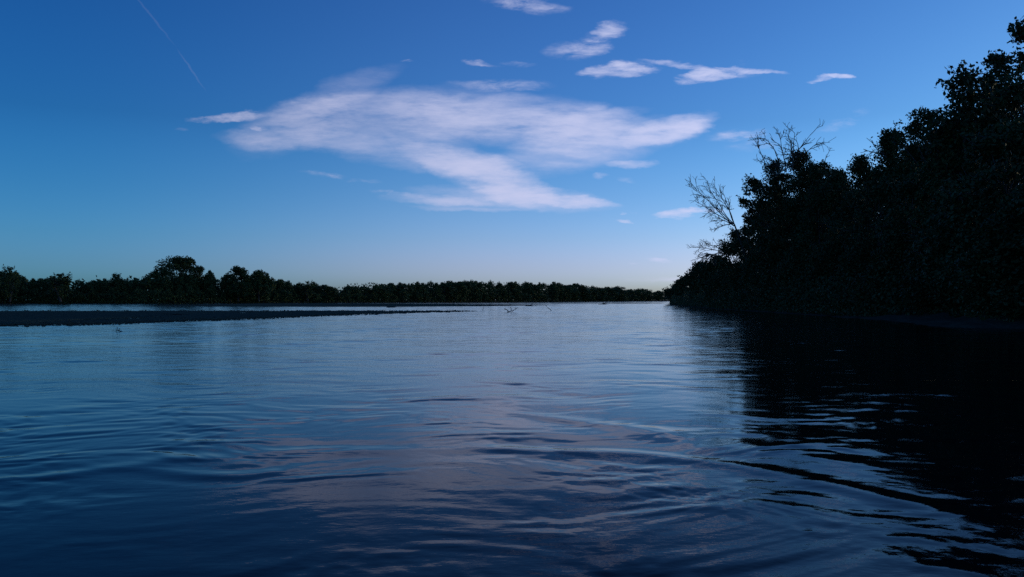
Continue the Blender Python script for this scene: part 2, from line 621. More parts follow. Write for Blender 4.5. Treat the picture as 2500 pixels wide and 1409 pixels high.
def loft_bank(shore, side):
    rs = np.random.RandomState(5 if side > 0 else 6)
    line = np.array(smooth_line(shore, n=len(shore) * 7))
    tn = np.gradient(line, axis=0)
    tn /= np.linalg.norm(tn, axis=1)[:, None]
    nr = np.stack([tn[:, 1], -tn[:, 0]], -1) * side
    v = []
    for off, z in SHELF:
        jit = rs.normal(0, 0.25, len(line)) if 0 < off < 40 else 0
        far = off > 150
        if far:                                    # far edges run straight out so strips cannot cross
            p = line + np.array([side * off, 0]) if side > 0 else line + np.array([-off * 0.9, off * 0.55])
        else:
            p = line + nr * (off + jit if off else 0)[:, None] if not np.isscalar(off + jit if off else 0) else line + nr * off
        zz = z + (rs.normal(0, 0.05, len(line)) if 1 < off < 100 else 0)
        v.append(np.column_stack([p, np.full(len(line), 1.0) * zz]))
    v = np.array(v)
    a, b = v.shape[:2]
    i = np.arange(a * b).reshape(a, b)
    f = np.stack([i[:-1, :-1], i[1:, :-1], i[1:, 1:], i[:-1, 1:]], -1).reshape(-1, 4)
    if side < 0:
        f = f[:, ::-1]
    return v.reshape(-1, 3), f


for side, shore in ((1, RIGHT_SHORE), (-1, LEFT_SHORE)):
    v, f = loft_bank(shore, side)
    tag(link('ground', mesh_of('ground', v, f, M_SOIL, True)), kind='structure')


def sandbar(outline, top, seed, n=150, rings=9):
    """low shoal: a closed outline whose surface rises from under the water to a gently uneven top"""
    rs = np.random.RandomState(seed)
    line = np.array(smooth_line(outline + [outline[0]], n=n))[:-1]
    cen = line.mean(0)
    v, z0 = [], -0.12
    ph = rs.uniform(0, 7, 6)
    for k in range(rings):
        t = k / (rings - 1)
        s = 1.0 - 0.97 * t
        p = cen + (line - cen) * s
        wob = 0.35 * np.sin(p[:, 0] * 0.35 + ph[0]) + 0.35 * np.sin(p[:, 1] * 0.22 + ph[1] + p[:, 0] * 0.1) + 0.3 * np.sin(p[:, 0] * 0.9 + ph[2])
        up = min(1.0, t * 4.5) ** 0.6
        z = z0 + (top - z0) * up * (1 + 0.35 * wob * min(1, t * 6)) + rs.normal(0, 0.008, len(p))
        v.append(np.column_stack([p, z]))
    v = np.array(v)
    a, b = v.shape[:2]
    i = np.arange(a * b).reshape(a, b)
    j = np.roll(i, -1, axis=1)
    f = np.stack([i[:-1], j[:-1], j[1:], i[1:]], -1).reshape(-1, 4)
    v = v.reshape(-1, 3)
    return v, f


def shore_poly(*pts):
    return [photo_pt(px, py) for px, py in pts]


BARS = [
    (shore_poly((-260, 812), (-60, 800), (120, 797), (260, 794), (400, 788), (620, 781), (760, 774), (900, 769), (1040, 764),
                (1180, 760)) + [(-8, 117), (-25, 118), (-50, 119), (-85, 119), (-110, 108)], 0.07, 1),
    ([ang for ang in [(ang2(230, 196), 196), (ang2(420, 186), 186), (ang2(700, 180), 180), (ang2(930, 180), 180), (ang2(1100, 190), 190),
      (ang2(1250, 210), 210), (ang2(1400, 255), 255), (ang2(1330, 262), 262), (ang2(1180, 300), 300), (ang2(1020, 340), 340),
      (ang2(800, 385), 385), (ang2(600, 360), 360), (ang2(430, 270), 270)]], 0.14, 2),
    ([(ang2(-120, 225), 225), (ang2(20, 222), 222), (ang2(110, 240), 240), (ang2(60, 260), 260), (ang2(-90, 255), 255)], 0.05, 3),
    ([(ang2(1470, 395), 395), (ang2(1540, 385), 385), (ang2(1620, 400), 400), (ang2(1610, 425), 425), (ang2(1480, 430), 430)], 0.12, 4),
]
for outline, top, seed in BARS:
    v, f = sandbar(outline, top, seed)
    tag(link('sandbar', mesh_of('sandbar', v, f, M_SAND, True)), kind='structure')


def gravel(outline, n, seed):
    rs = np.random.RandomState(seed)
    line = np.array(smooth_line(outline + [outline[0]], n=150))[:-1]
    cen = line.mean(0)
    i = rs.randint(0, len(line), n)
    s = np.sqrt(rs.uniform(0.0, 0.985, n)) if n else 0
    s = np.maximum(s, rs.uniform(0, 1, n) ** 0.25 * 0.97)
    p = cen + (line[i] - cen) * s[:, None] + rs.normal(0, 0.25, (n, 2))
    r = rs.uniform(0.03, 0.10, n) * np.where(rs.uniform(0, 1, n) > 0.96, 2.0, 1.0)
    z = np.where(s > 0.93, -0.01, 0.06)
    octa = np.array([[1, 0, 0], [0, 1, 0], [-1, 0, 0], [0, -1, 0], [0, 0, 0.7], [0, 0, -0.7]])
    q = octa[None] * r[:, None, None] * rs.uniform(0.6, 1.4, (n, 6, 1))
    v = q + np.column_stack([p, z])[:, None]
    f = np.array([[0, 1, 4], [1, 2, 4], [2, 3, 4], [3, 0, 4], [1, 0, 5], [2, 1, 5], [3, 2, 5], [0, 3, 5]])
    return v.reshape(-1, 3), (f[None] + 6 * np.arange(n)[:, None, None]).reshape(-1, 3)


v, f = gravel(BARS[0][0], 5000, 31)
tag(link('gravel', mesh_of('gravel', v, f, M_SAND)), 'dark gravel strewn over the front sandbar', kind='stuff')

# ------------------------------------------------------------------ wood: trunks, limbs, dead branches
class Wood:
    def __init__(self):
        self.v, self.f, self.n = [], [], 0

    def tube(self, pts, r0, r1, sides=5):
        pts = np.asarray(pts, float)
        k = len(pts)
        t = np.gradient(pts, axis=0)
        t /= np.maximum(np.linalg.norm(t, axis=1), 1e-9)[:, None]
        ref = np.where(np.abs(t[:, 2:3]) > 0.9, np.array([[1.0, 0, 0]]), np.array([[0, 0, 1.0]]))
        a = np.cross(t, ref)
        a /= np.linalg.norm(a, axis=1)[:, None]
        b = np.cross(t, a)
        rad = np.linspace(r0, r1, k)
        th = np.arange(sides) * 2 * math.pi / sides
        ring = pts[:, None] + rad[:, None, None] * (np.cos(th)[None, :, None] * a[:, None] + np.sin(th)[None, :, None] * b[:, None])
        i = self.n + np.arange(k * sides).reshape(k, sides)
        j = np.roll(i, -1, axis=1)
        self.v.append(ring.reshape(-1, 3))
        self.f.append(np.stack([i[:-1], j[:-1], j[1:], i[1:]], -1).reshape(-1, 4))
        self.n += k * sides

    def mesh(self, name, mat):
        return mesh_of(name, np.vstack(self.v), np.vstack(self.f), mat, True)


def bend(rs, a, d, length, n=7, wander=0.12, lift=0.0):
    """a curving path from a along direction d"""
    d = np.array(d, float)
    d /= np.linalg.norm(d)
    p = [np.array(a, float)]
    for _ in range(n):
        d = d + rs.normal(0, wander, 3) + np.array([0, 0, lift])
        d /= np.linalg.norm(d)
        p.append(p[-1] + d * length / n)
    return np.array(p)


def branchwork(w, rs, a, d, length, r, depth, wander=0.13, lift=0.0, kids=(3, 5), spread=0.7, rmin=0.022):
    path = bend(rs, a, d, length, 7, wander, lift)
    w.tube(path, r, max(rmin, r * 0.4), 5 if r > 0.05 else 4)
    if depth == 0:
        return
    for _ in range(rs.randint(kids[0], kids[1] + 1)):
        k = rs.randint(2, 8)
        t = path[k] - path[k - 1]
        t /= np.linalg.norm(t)
        dd = t + rs.normal(0, spread, 3) * np.array([1, 0.7, 0.8])
        branchwork(w, rs, path[k], dd, length * rs.uniform(0.35, 0.62), max(rmin, r * 0.5), depth - 1, wander, lift, kids, spread, rmin)


# ------------------------------------------------------------------ trees
def leaf_quads(rs, cen, size, droop=0.0):
    """one small folded-free leaf blade (a rhombus) per centre, random facing"""
    n = len(cen)
    a = rs.normal(size=(n, 3))
    a[:, 2] -= droop
    a /= np.linalg.norm(a, axis=1)[:, None]
    b = np.cross(a, rs.normal(size=(n, 3)))
    b /= np.maximum(np.linalg.norm(b, axis=1), 1e-6)[:, None]
    s = size * rs.uniform(0.6, 1.35, (n, 1))
    a, b = a * s, b * s * 0.62
    v = np.stack([cen - a * 0.5, cen + b * 0.5, cen + a * 0.62, cen - b * 0.5], 1).reshape(-1, 3)
    f = np.arange(n * 4).reshape(n, 4)
    return v, f


def crown_clumps(rs, n, rx, ry, z0, z1, dome=0.62, hollow=0.45):
    """clump centres through a crown from z0 to z1: widest low down, rounded at the top, edges uneven"""
    out = []
    lobes = rs.uniform(0.72, 1.12, 9)
    while len(out) < n:
        t = rs.uniform(0, 1)
        prof = math.sqrt(max(0.0, 1 - max(0.0, (t - (1 - dome)) / dome) ** 2)) if t > 1 - dome else 0.72 + 0.28 * t / (1 - dome)
        th = rs.uniform(0, 2 * math.pi)
        q = th / (2 * math.pi) * 9
        i = int(q) % 9
        lob = lobes[i] * (1 - q % 1) + lobes[(i + 1) % 9] * (q % 1)
        r = rs.uniform(hollow, 1.0) ** 0.7
        if t > 0.75:
            r = rs.uniform(0, 1) ** 0.6
        out.append((r * prof * lob * rx * math.cos(th), r * prof * lob * ry * math.sin(th), z0 + (z1 - z0) * t))
    return np.array(out)


def tree_meshes(name, seed, h, rx, ry, z0, clumps, per, leaf, crad, mat, dome=0.62, lean=(0, 0), spray=0, trunk_r=0.3, limbs=9):
    rs = np.random.RandomState(seed)
    top = h - crad * 0.8
    cc = crown_clumps(rs, clumps, rx - crad * 0.6, ry - crad * 0.6, z0 + crad * 0.7, top, dome)
    cc[:, 0] += lean[0] * (cc[:, 2] / h)
    cc[:, 1] += lean[1] * (cc[:, 2] / h)
    cr = crad * rs.uniform(0.6, 1.25, clumps)
    cen = []
    for c, r in zip(cc, cr):
        k = int(per * rs.uniform(0.7, 1.3))
        p = rs.normal(size=(k, 3))
        p /= np.linalg.norm(p, axis=1)[:, None]
        p *= (rs.uniform(0.15, 1, (k, 1)) ** 0.55) * r * np.array([1, 1, 0.8])
        cen.append(c + p)
    w = Wood()
    tp = bend(rs, (0, 0, -0.3), (lean[0] / h * 0.6, lean[1] / h * 0.6, 1), h * 0.62, 9, 0.05)
    w.tube(tp, trunk_r, trunk_r * 0.35, 8)
    for k in range(limbs):
        c = cc[rs.randint(len(cc))]
        s = tp[rs.randint(3, 9)]
        if c[2] < s[2] - 1.5:
            s = tp[2]
        mid = (s + c) / 2 + rs.normal(0, 0.25, 3) + np.array([0, 0, -0.3])
        tt = np.linspace(0, 1, 6)[:, None]
        w.tube((1 - tt) ** 2 * s + 2 * tt * (1 - tt) * mid + tt ** 2 * c, trunk_r * 0.35, trunk_r * 0.08, 5)
    # loose sprays: thin shoots past the outline with leaves along them
    hi = np.argsort(-(cc[:, 2] + rs.normal(0, 1.5, len(cc)) + np.hypot(cc[:, 0], cc[:, 1]) * 0.8))
    for k in range(spray):
        c = cc[hi[k % max(1, len(hi) // 2)]]
        out = np.array([c[0], c[1], 0.0])
        out /= max(0.5, np.linalg.norm(out))
        d = out * 0.8 + np.array([0, 0, 0.75]) + rs.normal(0, 0.35, 3)
        ln = crad * rs.uniform(1.0, 2.0)
        p = bend(rs, c, d, ln, 8, 0.16, -0.03)
        w.tube(p, 0.03, 0.012, 4)
        s = tp[np.argmin(np.linalg.norm(tp - c, axis=1))]
        w.tube(s + (c - s) * np.linspace(0, 1, 4)[:, None], 0.035, 0.03, 4)
        m = rs.randint(14, 30)
        ix = rs.uniform(1, 8, m)
        base = np.stack([np.interp(ix, np.arange(9), p[:, q]) for q in range(3)], -1)
        cen.append(base + rs.normal(0, leaf * 0.55, (m, 3)))
    cen = np.vstack(cen)
    cen[:, 2] *= h / np.quantile(cen[:, 2], 0.9985)
    v, f = leaf_quads(rs, cen, leaf, 0.3)
    return w.mesh('trunk', M_BARK), mesh_of('crown', v, f, mat)


def place_tree(name, meshes, loc, label, cat, group=None, scale=(1, 1, 1), rot=0.0):
    o = empty(name, loc)
    o.scale = scale
    o.rotation_euler = (0, 0, rot)
    tag(o, label, cat, group)
    link('trunk', meshes[0], o)
    link('crown', meshes[1], o)
    return o


def copy_tree(src, loc, label, scale, rot, group=None):
    o = src.copy()
    C.objects.link(o)
    o.location, o.scale, o.rotation_euler = loc, scale, (0, 0, rot)
    o['label'] = label
    if group:
        o['group'] = group
    for ch in src.children:
        c = ch.copy()
        C.objects.link(c)
        c.parent = o
    return o


def ht(top, d, gz=1.0):
    return (HY - top) / FPX * d + EYE - gz


G_R = 'trees along the right bank'
# --- the bank on the right: every tree that shapes the outline is built for its own place
# (name, photo column, metres ahead, photo row of the top, half width m, crown foot m, kind, label)
OUTLINE = [
    ('feathery_tree', 2570, 55, 42, 3.8, 3.0, 'loose', 'tallest feathery tree rising out of the frame at the upper right corner'),
    ('feathery_tree', 2385, 61, 160, 3.0, 5.0, 'loose', 'loose small leaved tree with sky showing through below the tallest corner tree'),
    ('feathery_tree', 2465, 64, 120, 2.4, 5.0, 'loose', 'slim loose tree between the corner tree and the lower loose small leaved tree'),
    ('cottonwood_tree', 2275, 72, 270, 3.6, 0.0, 'dense', 'dense lobed cottonwood between the loose small leaved tree and the lower scalloped crown'),
    ('cottonwood_tree', 2195, 80, 318, 2.6, 0.0, 'dense', 'scalloped cottonwood crown with two bare twigs sticking out on its river side'),
    ('cottonwood_tree', 2120, 90, 382, 2.4, 0.0, 'dense', 'low cottonwood filling the dip left of the scalloped crown'),
    ('bank_tree', 2060, 98, 412, 2.8, 0.0, 'shrub', 'bushy tree at the bottom of the notch in the right bank outline'),
    ('bank_tree', 2018, 103, 396, 3.4, 0.0, 'shrub', 'bushy right shoulder of the rounded tree under the dead branch fan'),
    ('bank_tree', 1965, 106, 368, 4.2, 0.0, 'shrub', 'rounded bank tree crowned by a fan of bare dead branches'),
    ('bank_tree', 1905, 109, 392, 3.2, 0.0, 'shrub', 'bushy left shoulder of the rounded tree under the dead branch fan'),
    ('cottonwood_tree', 1898, 119, 432, 3.4, 7.0, 'open', 'open cottonwood spray leaning over the water below the dead branch fan'),
    ('bank_tree', 1872, 122, 488, 4.4, 0.0, 'shrub', 'dark bushy tree under the open leaning cottonwood spray'),
    ('bank_tree', 1808, 136, 560, 3.9, 0.0, 'shrub', 'bushy tree behind the bare tree leaning out over the river'),
    ('bank_tree', 1758, 156, 622, 3.8, 0.5, 'shrub', 'low bank tree with a thin tangle of dead twigs beside it'),
    ('bank_tree', 1716, 186, 640, 4.2, 0.3, 'shrub', 'small round bank tree stepping down towards the river bend'),
    ('bank_tree', 1684, 230, 668, 4.8, 0.3, 'shrub', 'second smallest round tree before the right bank meets the far forest'),
    ('bank_tree', 1660, 295, 694, 5.4, 0.3, 'shrub', 'smallest round tree where the right bank meets the far forest'),
]
KIND = {
    'loose': dict(clumps=58, per=40, leaf=0.30, crad=0.75, mat=M_OLIVE, spray=110, dome=0.85),
    'dense': dict(clumps=95, per=190, leaf=0.23, crad=0.95, mat=M_LEAF, spray=10, dome=0.6),
    'open': dict(clumps=52, per=90, leaf=0.30, crad=0.75, mat=M_LEAF, spray=22, dome=0.8),
    'shrub': dict(clumps=110, per=150, leaf=0.25, crad=1.0, mat=M_OLIVE, spray=26, dome=0.6),
}
SHORT = {2570: 'tall feathery corner tree', 2385: 'loose small leaved tree', 2465: 'slim loose tree', 2275: 'dense lobed cottonwood',
         2195: 'scalloped cottonwood crown', 2120: 'low cottonwood in the dip', 2060: 'bushy tree in the notch', 2018: 'dead branch tree shoulder',
         1965: 'dead branch fan', 1905: 'left shoulder tree', 1898: 'open cottonwood spray', 1872: 'open leaning cottonwood spray',
         1808: 'leaning bare tree', 1758: 'tangle of bare twigs', 1716: 'small round trees by the bend'}
SEED = 100
right_things = {}
for (nm, px, d, top, rx, z0, kind, label) in OUTLINE:
    SEED += 1
    h = ht(top, d)
    k = dict(KIND[kind])
    if d > 150:
        k.update(clumps=95, per=90, leaf=0.42)
    ms = tree_meshes(nm, SEED, h, rx, rx * 0.9, z0, trunk_r=0.16 + h * 0.012, lean=(-3.6, -0.5) if kind == 'open' else (-0.6, 0), **k)
    right_things[px] = place_tree(nm, ms, (ang2(px, d), d, 1.0), label, 'tree', G_R)

# fillers: the crowns behind and below, one dark mass in the photograph
FILL = [(2470, 50, 300, 4.2), (2400, 54, 420, 3.6), (2330, 62, 300, 3.8), (2250, 68, 420, 3.6), (2170, 78, 430, 3.6), (2090, 88, 470, 3.6),
        (2015, 97, 450, 3.8), (1945, 106, 480, 4.0), (2520, 46, 480, 3.4), (2450, 62, 270, 3.8), (2360, 72, 270, 3.6), (2290, 84, 320, 4.0),
        (2230, 96, 350, 4.0), (2140, 106, 415, 4.0), (2060, 118, 445, 4.2), (1985, 128, 430, 4.2), (1915, 138, 480, 4.0), (2640, 44, 240, 4.0),
        (2720, 42, 200, 4.6), (2480, 47, 560, 3.0), (2380, 54, 560, 3.0), (2290, 60, 570, 3.0), (2200, 68, 580, 3.0), (2110, 77, 590, 3.0),
        (2030, 88, 590, 3.2), (1960, 98, 595, 3.2), (1900, 108, 605, 3.2), (1850, 120, 620, 3.2), (1810, 134, 640, 3.2), (1770, 150, 655, 3.2)]
protos = []
for i, (hh, rr) in enumerate(((14.0, 4.0), (11.0, 3.8), (7.0, 3.2))):
    protos.append((hh, rr, tree_meshes('bank_tree', 300 + i, hh, rr, rr, -0.4, 100, 190, 0.23, 1.05, (M_LEAF, M_OLIVE, M_OLIVE)[i], spray=16,
                                       trunk_r=0.25)))
rr_ = random.Random(4)
FILL_UNDER = {}
for (px, d, top, rx) in FILL:
    key = (ht(top, d, 0.9) < 6.5, min(SHORT, key=lambda q: abs(q - px)))
    FILL_UNDER.setdefault(key, []).append((top, px))


def rank_word(low, near, top, px):
    """which of the crowns under one landmark, by the height of its top"""
    run = sorted(FILL_UNDER[(low, near)])
    if len(run) == 1:
        return ''
    i = run.index((top, px))
    return 'uppermost ' if i == 0 else 'lowest ' if i == len(run) - 1 else 'middle '


srcs = [None, None, None]
for (px, d, top, rx) in FILL:
    h = ht(top, d, 0.9)
    i = 0 if h > 12.5 else 1 if h > 8.5 else 2
    hh, pr, ms = protos[i]
    sc = (rx / pr, rx / pr, h / hh)
    if h < 6.5:
        near = min(SHORT, key=lambda q: abs(q - px))
        label = rank_word(True, near, top, px) + 'low bushy tree at the waterline below the ' + SHORT[near]
        grp = 'low trees at the foot of the right bank'
    else:
        near = min(SHORT, key=lambda q: abs(q - px))
        label = rank_word(False, near, top, px) + 'shadowed tree crown in the black bank mass under the ' + SHORT[near]
        grp = 'merged crowns of the right bank'
    loc = (ang2(px, d), d, 0.9)
    if srcs[i] is None:
        srcs[i] = place_tree('bank_tree', ms, loc, label, 'tree', grp, sc, rr_.uniform(0, 6.3))
    else:
        copy_tree(srcs[i], loc, label, sc, rr_.uniform(0, 6.3), grp)


# --- dead wood on the right bank
def world_at(px, py, d):
    return np.array([ang2(px, d), d, EYE + (HY - py) / FPX * d])


def dead_fan(parent, base, tips, d, r, seed, depth=2, name='dead_branch', kids=(4, 6), spread=0.55):
    """one bare branch per tip, from base towards the tip"""
    inv = np.array(parent.location) if parent else np.zeros(3)
    for k, (tx, ty) in enumerate(tips):
        rs = np.random.RandomState(seed + k)
        a = world_at(*base[k % len(base)], d) - inv
        b = world_at(tx, ty, d + rs.uniform(-1.5, 1.5)) - inv
        w = Wood()
        ln = np.linalg.norm(b - a)
        path = bend(rs, a, b - a, ln, 9, 0.09)
        path += np.linspace(0, 1, 10)[:, None] * (b - path[-1])
        w.tube(path, r, 0.025, 5)
        for _ in range(rs.randint(7, 11)):
            q = rs.randint(3, 10)
            t = path[min(q, 9)] - path[q - 1]
            t /= np.linalg.norm(t)
            branchwork(w, rs, path[min(q, 9)], t + rs.normal(0, spread, 3) * np.array([1, .6, .9]), ln * rs.uniform(0.13, 0.36), r * 0.45, depth - 1,
                       0.14, 0.0, kids, spread, 0.02)
        o = link(name, w.mesh(name, M_BARK), parent)
        o['label'] = 'bare dead branch'


dead_fan(right_things[1965], [(1895, 430), (1905, 420), (1920, 420), (1935, 415)],
         [(1850, 355), (1868, 338), (1905, 332), (1940, 325), (1978, 330), (1998, 348), (1868, 385), (1925, 330)], 104, 0.075, 40)
dead_fan(right_things[2195], [(2160, 375), (2165, 385)], [(2108, 364), (2128, 345)], 79, 0.045, 60, 1, kids=(2, 3))
dead_fan(right_things[1965], [(2010, 400)], [(2026, 365)], 105, 0.04, 65, 1, kids=(1, 2))
dead_fan(right_things[2465], [(2490, 110)], [(2464, 84)], 64, 0.03, 66, 1, kids=(2, 3))

dt = empty('dead_tree', (ang2(1850, 124), 124, 1.0))
tag(dt, 'bare leafless tree leaning out over the river from the right bank', 'dead tree')
w = Wood()
rs = np.random.RandomState(7)
a = np.array([0, 0, -0.2])
b = world_at(1793, 548, 121) - np.array(dt.location)
p = np.linspace(0, 1, 9)[:, None] * (b - a) + a + np.array([0.25, 0, 0]) * np.sin(np.linspace(0, math.pi, 9))[:, None]
w.tube(p, 0.2, 0.1, 7)
link('trunk', w.mesh('trunk', M_BARK), dt)
dead_fan(dt, [(1793, 548), (1792, 552), (1790, 545)],
         [(1695, 490), (1702, 468), (1728, 458), (1748, 462), (1735, 525), (1742, 560), (1765, 470), (1712, 478)], 121, 0.07, 80)

dt2 = empty('dead_tree', (ang2(1800, 142), 142, 0.8))
tag(dt2, 'low tangle of bare twigs reaching over the water below the leaning bare tree', 'dead tree')
w = Wood()
b = world_at(1776, 612, 142) - np.array(dt2.location)
w.tube(np.linspace(0, 1, 7)[:, None] * (b - a) + a, 0.16, 0.08, 6)
link('trunk', w.mesh('trunk', M_BARK), dt2)
dead_fan(dt2, [(1776, 612), (1770, 620)], [(1692, 603), (1705, 615), (1720, 592), (1745, 590), (1712, 628), (1760, 588)], 142, 0.07, 120, kids=(4, 6))


# --- leafy tangle along the waterline
def tangle(shore_pts, n, depth_in, hmax, leaf, seed, mat, d0, d1, inset=0.4, tops=None):
    rs = np.random.RandomState(seed)
    line = np.array(smooth_line(shore_pts, n=len(shore_pts) * 12))
    line = line[(line[:, 1] >= d0) & (line[:, 1] <= d1)]
    seg = np.linalg.norm(np.diff(line, axis=0), axis=1)
    wgt = seg / np.maximum(20, line[:-1, 1])
    cum = np.concatenate([[0], np.cumsum(wgt)])
    t = rs.uniform(0, cum[-1], n)
    t = np.round(t / cum[-1] * 260 + rs.normal(0, 0.35, n)) / 260 * cum[-1] * 0.6 + t * 0.4      # gathers into bushes
    i = np.clip(np.searchsorted(cum, t) - 1, 0, len(seg) - 1)
    fr = np.clip((t - cum[i]) / wgt[i], 0, 1)[:, None]
    p = line[i] * (1 - fr) + line[i + 1] * fr
    dx = np.abs(rs.normal(0, depth_in, n)) + inset + (np.clip((72 - p[:, 1]) / 12, 0, 1) * 2.6 if mat is M_OLIVE else 0)
    bush = 0.72 + 0.28 * np.sin(t * 90) * np.sin(t * 37 + 1)
    if tops is not None:
        hmax = tops(p)
    z = 0.15 + rs.uniform(0, 1, n) ** (1.3 if tops is None else 0.7) * hmax * bush
    return leaf_quads(rs, np.column_stack([p[:, 0] + dx * (1 if mat is not M_FAR else -1), p[:, 1], z]), leaf, 0.2)


v, f = tangle(RIGHT_SHORE, 80000, 3.0, 3.8, 0.25, 21, M_OLIVE, 40, 420, 0.9)
tag(link('undergrowth', mesh_of('undergrowth', v, f, M_OLIVE)), 'dark tangle of willow shoots along the foot of the right bank', kind='stuff')

v, f = tangle([(x + 14, y) for x, y in RIGHT_SHORE], 16000, 9.0, 6.5, 0.9, 23, M_OLIVE, 42, 520)
tag(link('undergrowth', mesh_of('undergrowth', v, f, M_OLIVE)), 'deep shade thicket between the trunks behind the right bank', kind='stuff')

# ------------------------------------------------------------------ the far bank
FAR_TOP = [(-200, 664), (-60, 660), (0, 660), (35, 660), (62, 676), (100, 679), (140, 673), (175, 676), (210, 684), (270, 681), (285, 676), (310, 684),
           (345, 677), (390, 672), (520, 668), (545, 673), (660, 675), (690, 681), (720, 690), (750, 687), (775, 690), (795, 700), (830, 696), (870, 695),
           (912, 698), (925, 691), (960, 688), (1000, 690), (1050, 687), (1150, 685), (1250, 687), (1350, 688), (1400, 693), (1450, 698),
           (1500, 700), (1550, 704), (1600, 708), (1640, 712), (1700, 713)]
fx = np.array([a for a, _ in FAR_TOP])
fy = np.array([b for _, b in FAR_TOP])


def shore_d(px):
    """distance of the left shore line seen at column px"""
    line = np.array(smooth_line(LEFT_SHORE, n=140))
    line = line[(line[:, 1] > 330) & (line[:, 1] < 1400)]
    col = CX + FPX * line[:, 0] / line[:, 1]
    o = np.argsort(col)
    return float(np.interp(px, col[o], line[o, 1]))


far_kinds = []
for i, (hh, rr, z0, cl, per, lf, cr) in enumerate((
        (12.0, 6.2, 0.0, 84, 40, 0.66, 1.4), (11.0, 5.2, 0.0, 74, 40, 0.64, 1.3), (12.0, 7.0, 0.0, 90, 40, 0.66, 1.5),
        (6.0, 4.2, 0.2, 50, 34, 0.5, 1.0), (5.0, 3.4, 0.2, 46, 30, 0.45, 0.9), (9.0, 2.4, 0.5, 36, 34, 0.42, 0.8))):
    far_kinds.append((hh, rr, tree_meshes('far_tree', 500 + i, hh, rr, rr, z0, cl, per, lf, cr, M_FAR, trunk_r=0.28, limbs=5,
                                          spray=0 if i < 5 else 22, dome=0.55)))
far_src = {}
rf = random.Random(17)


def far_tree(kind, name, px, d, top, rx, label, group, gz=1.1):
    hh, pr, ms = far_kinds[kind]
    h = ht(top, d, gz)
    sc = (rx / pr, rx / pr, h / hh)
    loc = (ang2(px, d), d, gz)
    key = (kind, name)
    if key not in far_src:
        far_src[key] = place_tree(name, ms, loc, label, 'tree' if 'shrub' not in name else 'shrub', group, sc, rf.uniform(0, 6.3))
        return far_src[key]
    return copy_tree(far_src[key], loc, label, sc, rf.uniform(0, 6.3), group)


# the two great round crowns, each built for its place
D = 432
ms = tree_meshes('great_cottonwood', 701, ht(627, D), 17.0, 12.0, 0.5, 260, 62, 0.75, 2.1, M_FAR, trunk_r=0.7, limbs=14, dome=0.7)
place_tree('cottonwood_tree', ms, (ang2(442, D), D, 1.1), 'tallest wide round cottonwood standing above the far left bank', 'tree')
ms = tree_meshes('cottonwood', 702, ht(651, D), 9.0, 8.0, 0.5, 150, 60, 0.7, 1.6, M_FAR, trunk_r=0.5, limbs=10, dome=0.7)
place_tree('cottonwood_tree', ms, (ang2(582, D), D, 1.1), 'second round cottonwood on the far bank just right of the tallest one', 'tree')
ms = tree_meshes('cottonwood', 703, ht(660, D), 8.5, 7.5, 0.5, 130, 60, 0.7, 1.5, M_FAR, trunk_r=0.45, limbs=9, dome=0.7)
place_tree('cottonwood_tree', ms, (ang2(632, D + 4), D + 4, 1.1), 'lower round cottonwood touching the right side of the second one', 'tree')
far_tree(1, 'far_tree', 380, 428, 660, 5.5, 'low shoulder tree against the left side of the tallest cottonwood', None)
far_tree(1, 'far_tree', 512, 430, 660, 4.0, 'small tree against the right side of the tallest cottonwood', None)
far_tree(5, 'feathery_tree', 283, 425, 667, 3.4, 'thin spiky tree poking up alone left of the tallest cottonwood', None)
far_tree(5, 'feathery_tree', 24, 375, 650, 3.6, 'feathery pale tree at the left edge of the far bank', None)
far_tree(5, 'feathery_tree', 148, 385, 667, 5.5, 'feathery clump of brush between the left edge and the lone spiky tree', None)
far_tree(5, 'feathery_tree', 752, 470, 686, 3.2, 'thin ragged tree at the gap right of the round cottonwoods', None)

def far_words(px):
    for lim, grp, lab in (
            (110, 'trees at the left edge of the far bank', 'low tree among the far bank trees at the left edge, round the feathery pale tree'),
            (230, 'trees left of the lone spiky tree', 'low tree in the even far tree line left of the lone spiky tree'),
            (350, 'trees round the lone spiky tree', 'low tree in the even far tree line between lone spiky tree and tallest cottonwood'),
            (535, 'trees at the foot of the tallest cottonwood', 'dark low tree at the foot of the tallest round cottonwood on the far bank'),
            (665, 'trees at the foot of the second cottonwood', 'dark low tree at the foot of the second and third round cottonwoods'),
            (795, 'trees stepping down right of the cottonwoods', 'dark tree on the slope of crowns stepping down right of the round cottonwoods'),
            (915, 'trees in the low stretch of the far bank', 'low crown in the lowest stretch of far tree line before the forest rises again'),
            (1050, 'forest crowns at its left end', 'rounded crown at the left end of the even far forest, above the front sandbar'),
            (1190, 'forest crowns over the front sandbar tip', 'rounded crown of the far forest straight above the tip of the front sandbar'),
            (1300, 'forest crowns over the forked snag', 'rounded crown of the far forest above the forked snag in the water'),
            (1420, 'forest crowns over the back sandbar tip', 'rounded crown of the far forest above the tip of the back sandbar'),
            (1530, 'forest crowns over the driftwood heap', 'rounded crown of the far forest above the driftwood heap near the bend'),
            (9999, 'forest crowns by the bend', 'small rounded crown at the low right end of the far forest by the bend')):
        if px < lim:
            return grp, lab


px = -170.0
while px < 1700:
    d0 = shore_d(min(px, 1640))
    top = float(np.interp(px, fx, fy))
    for row in range(2):
        d = d0 + 7 + row * 16 + rf.uniform(0, 8)
        t = top + rf.choice((-1.0, 0.5, 1.5, 3.0, 5.0)) + (0 if row else 3)
        grp, lab = far_words(px)
        w_ = rf.choice((12, 16, 20, 26, 34)) * rf.uniform(0.85, 1.15) / FPX * d
        far_tree(rf.choice((0, 1, 2)), 'far_tree', px + rf.uniform(-9, 9), d, min(t, 722), max(3.2, w_), lab, grp)
    px += rf.uniform(12, 36) if px < 915 else rf.uniform(10, 27)

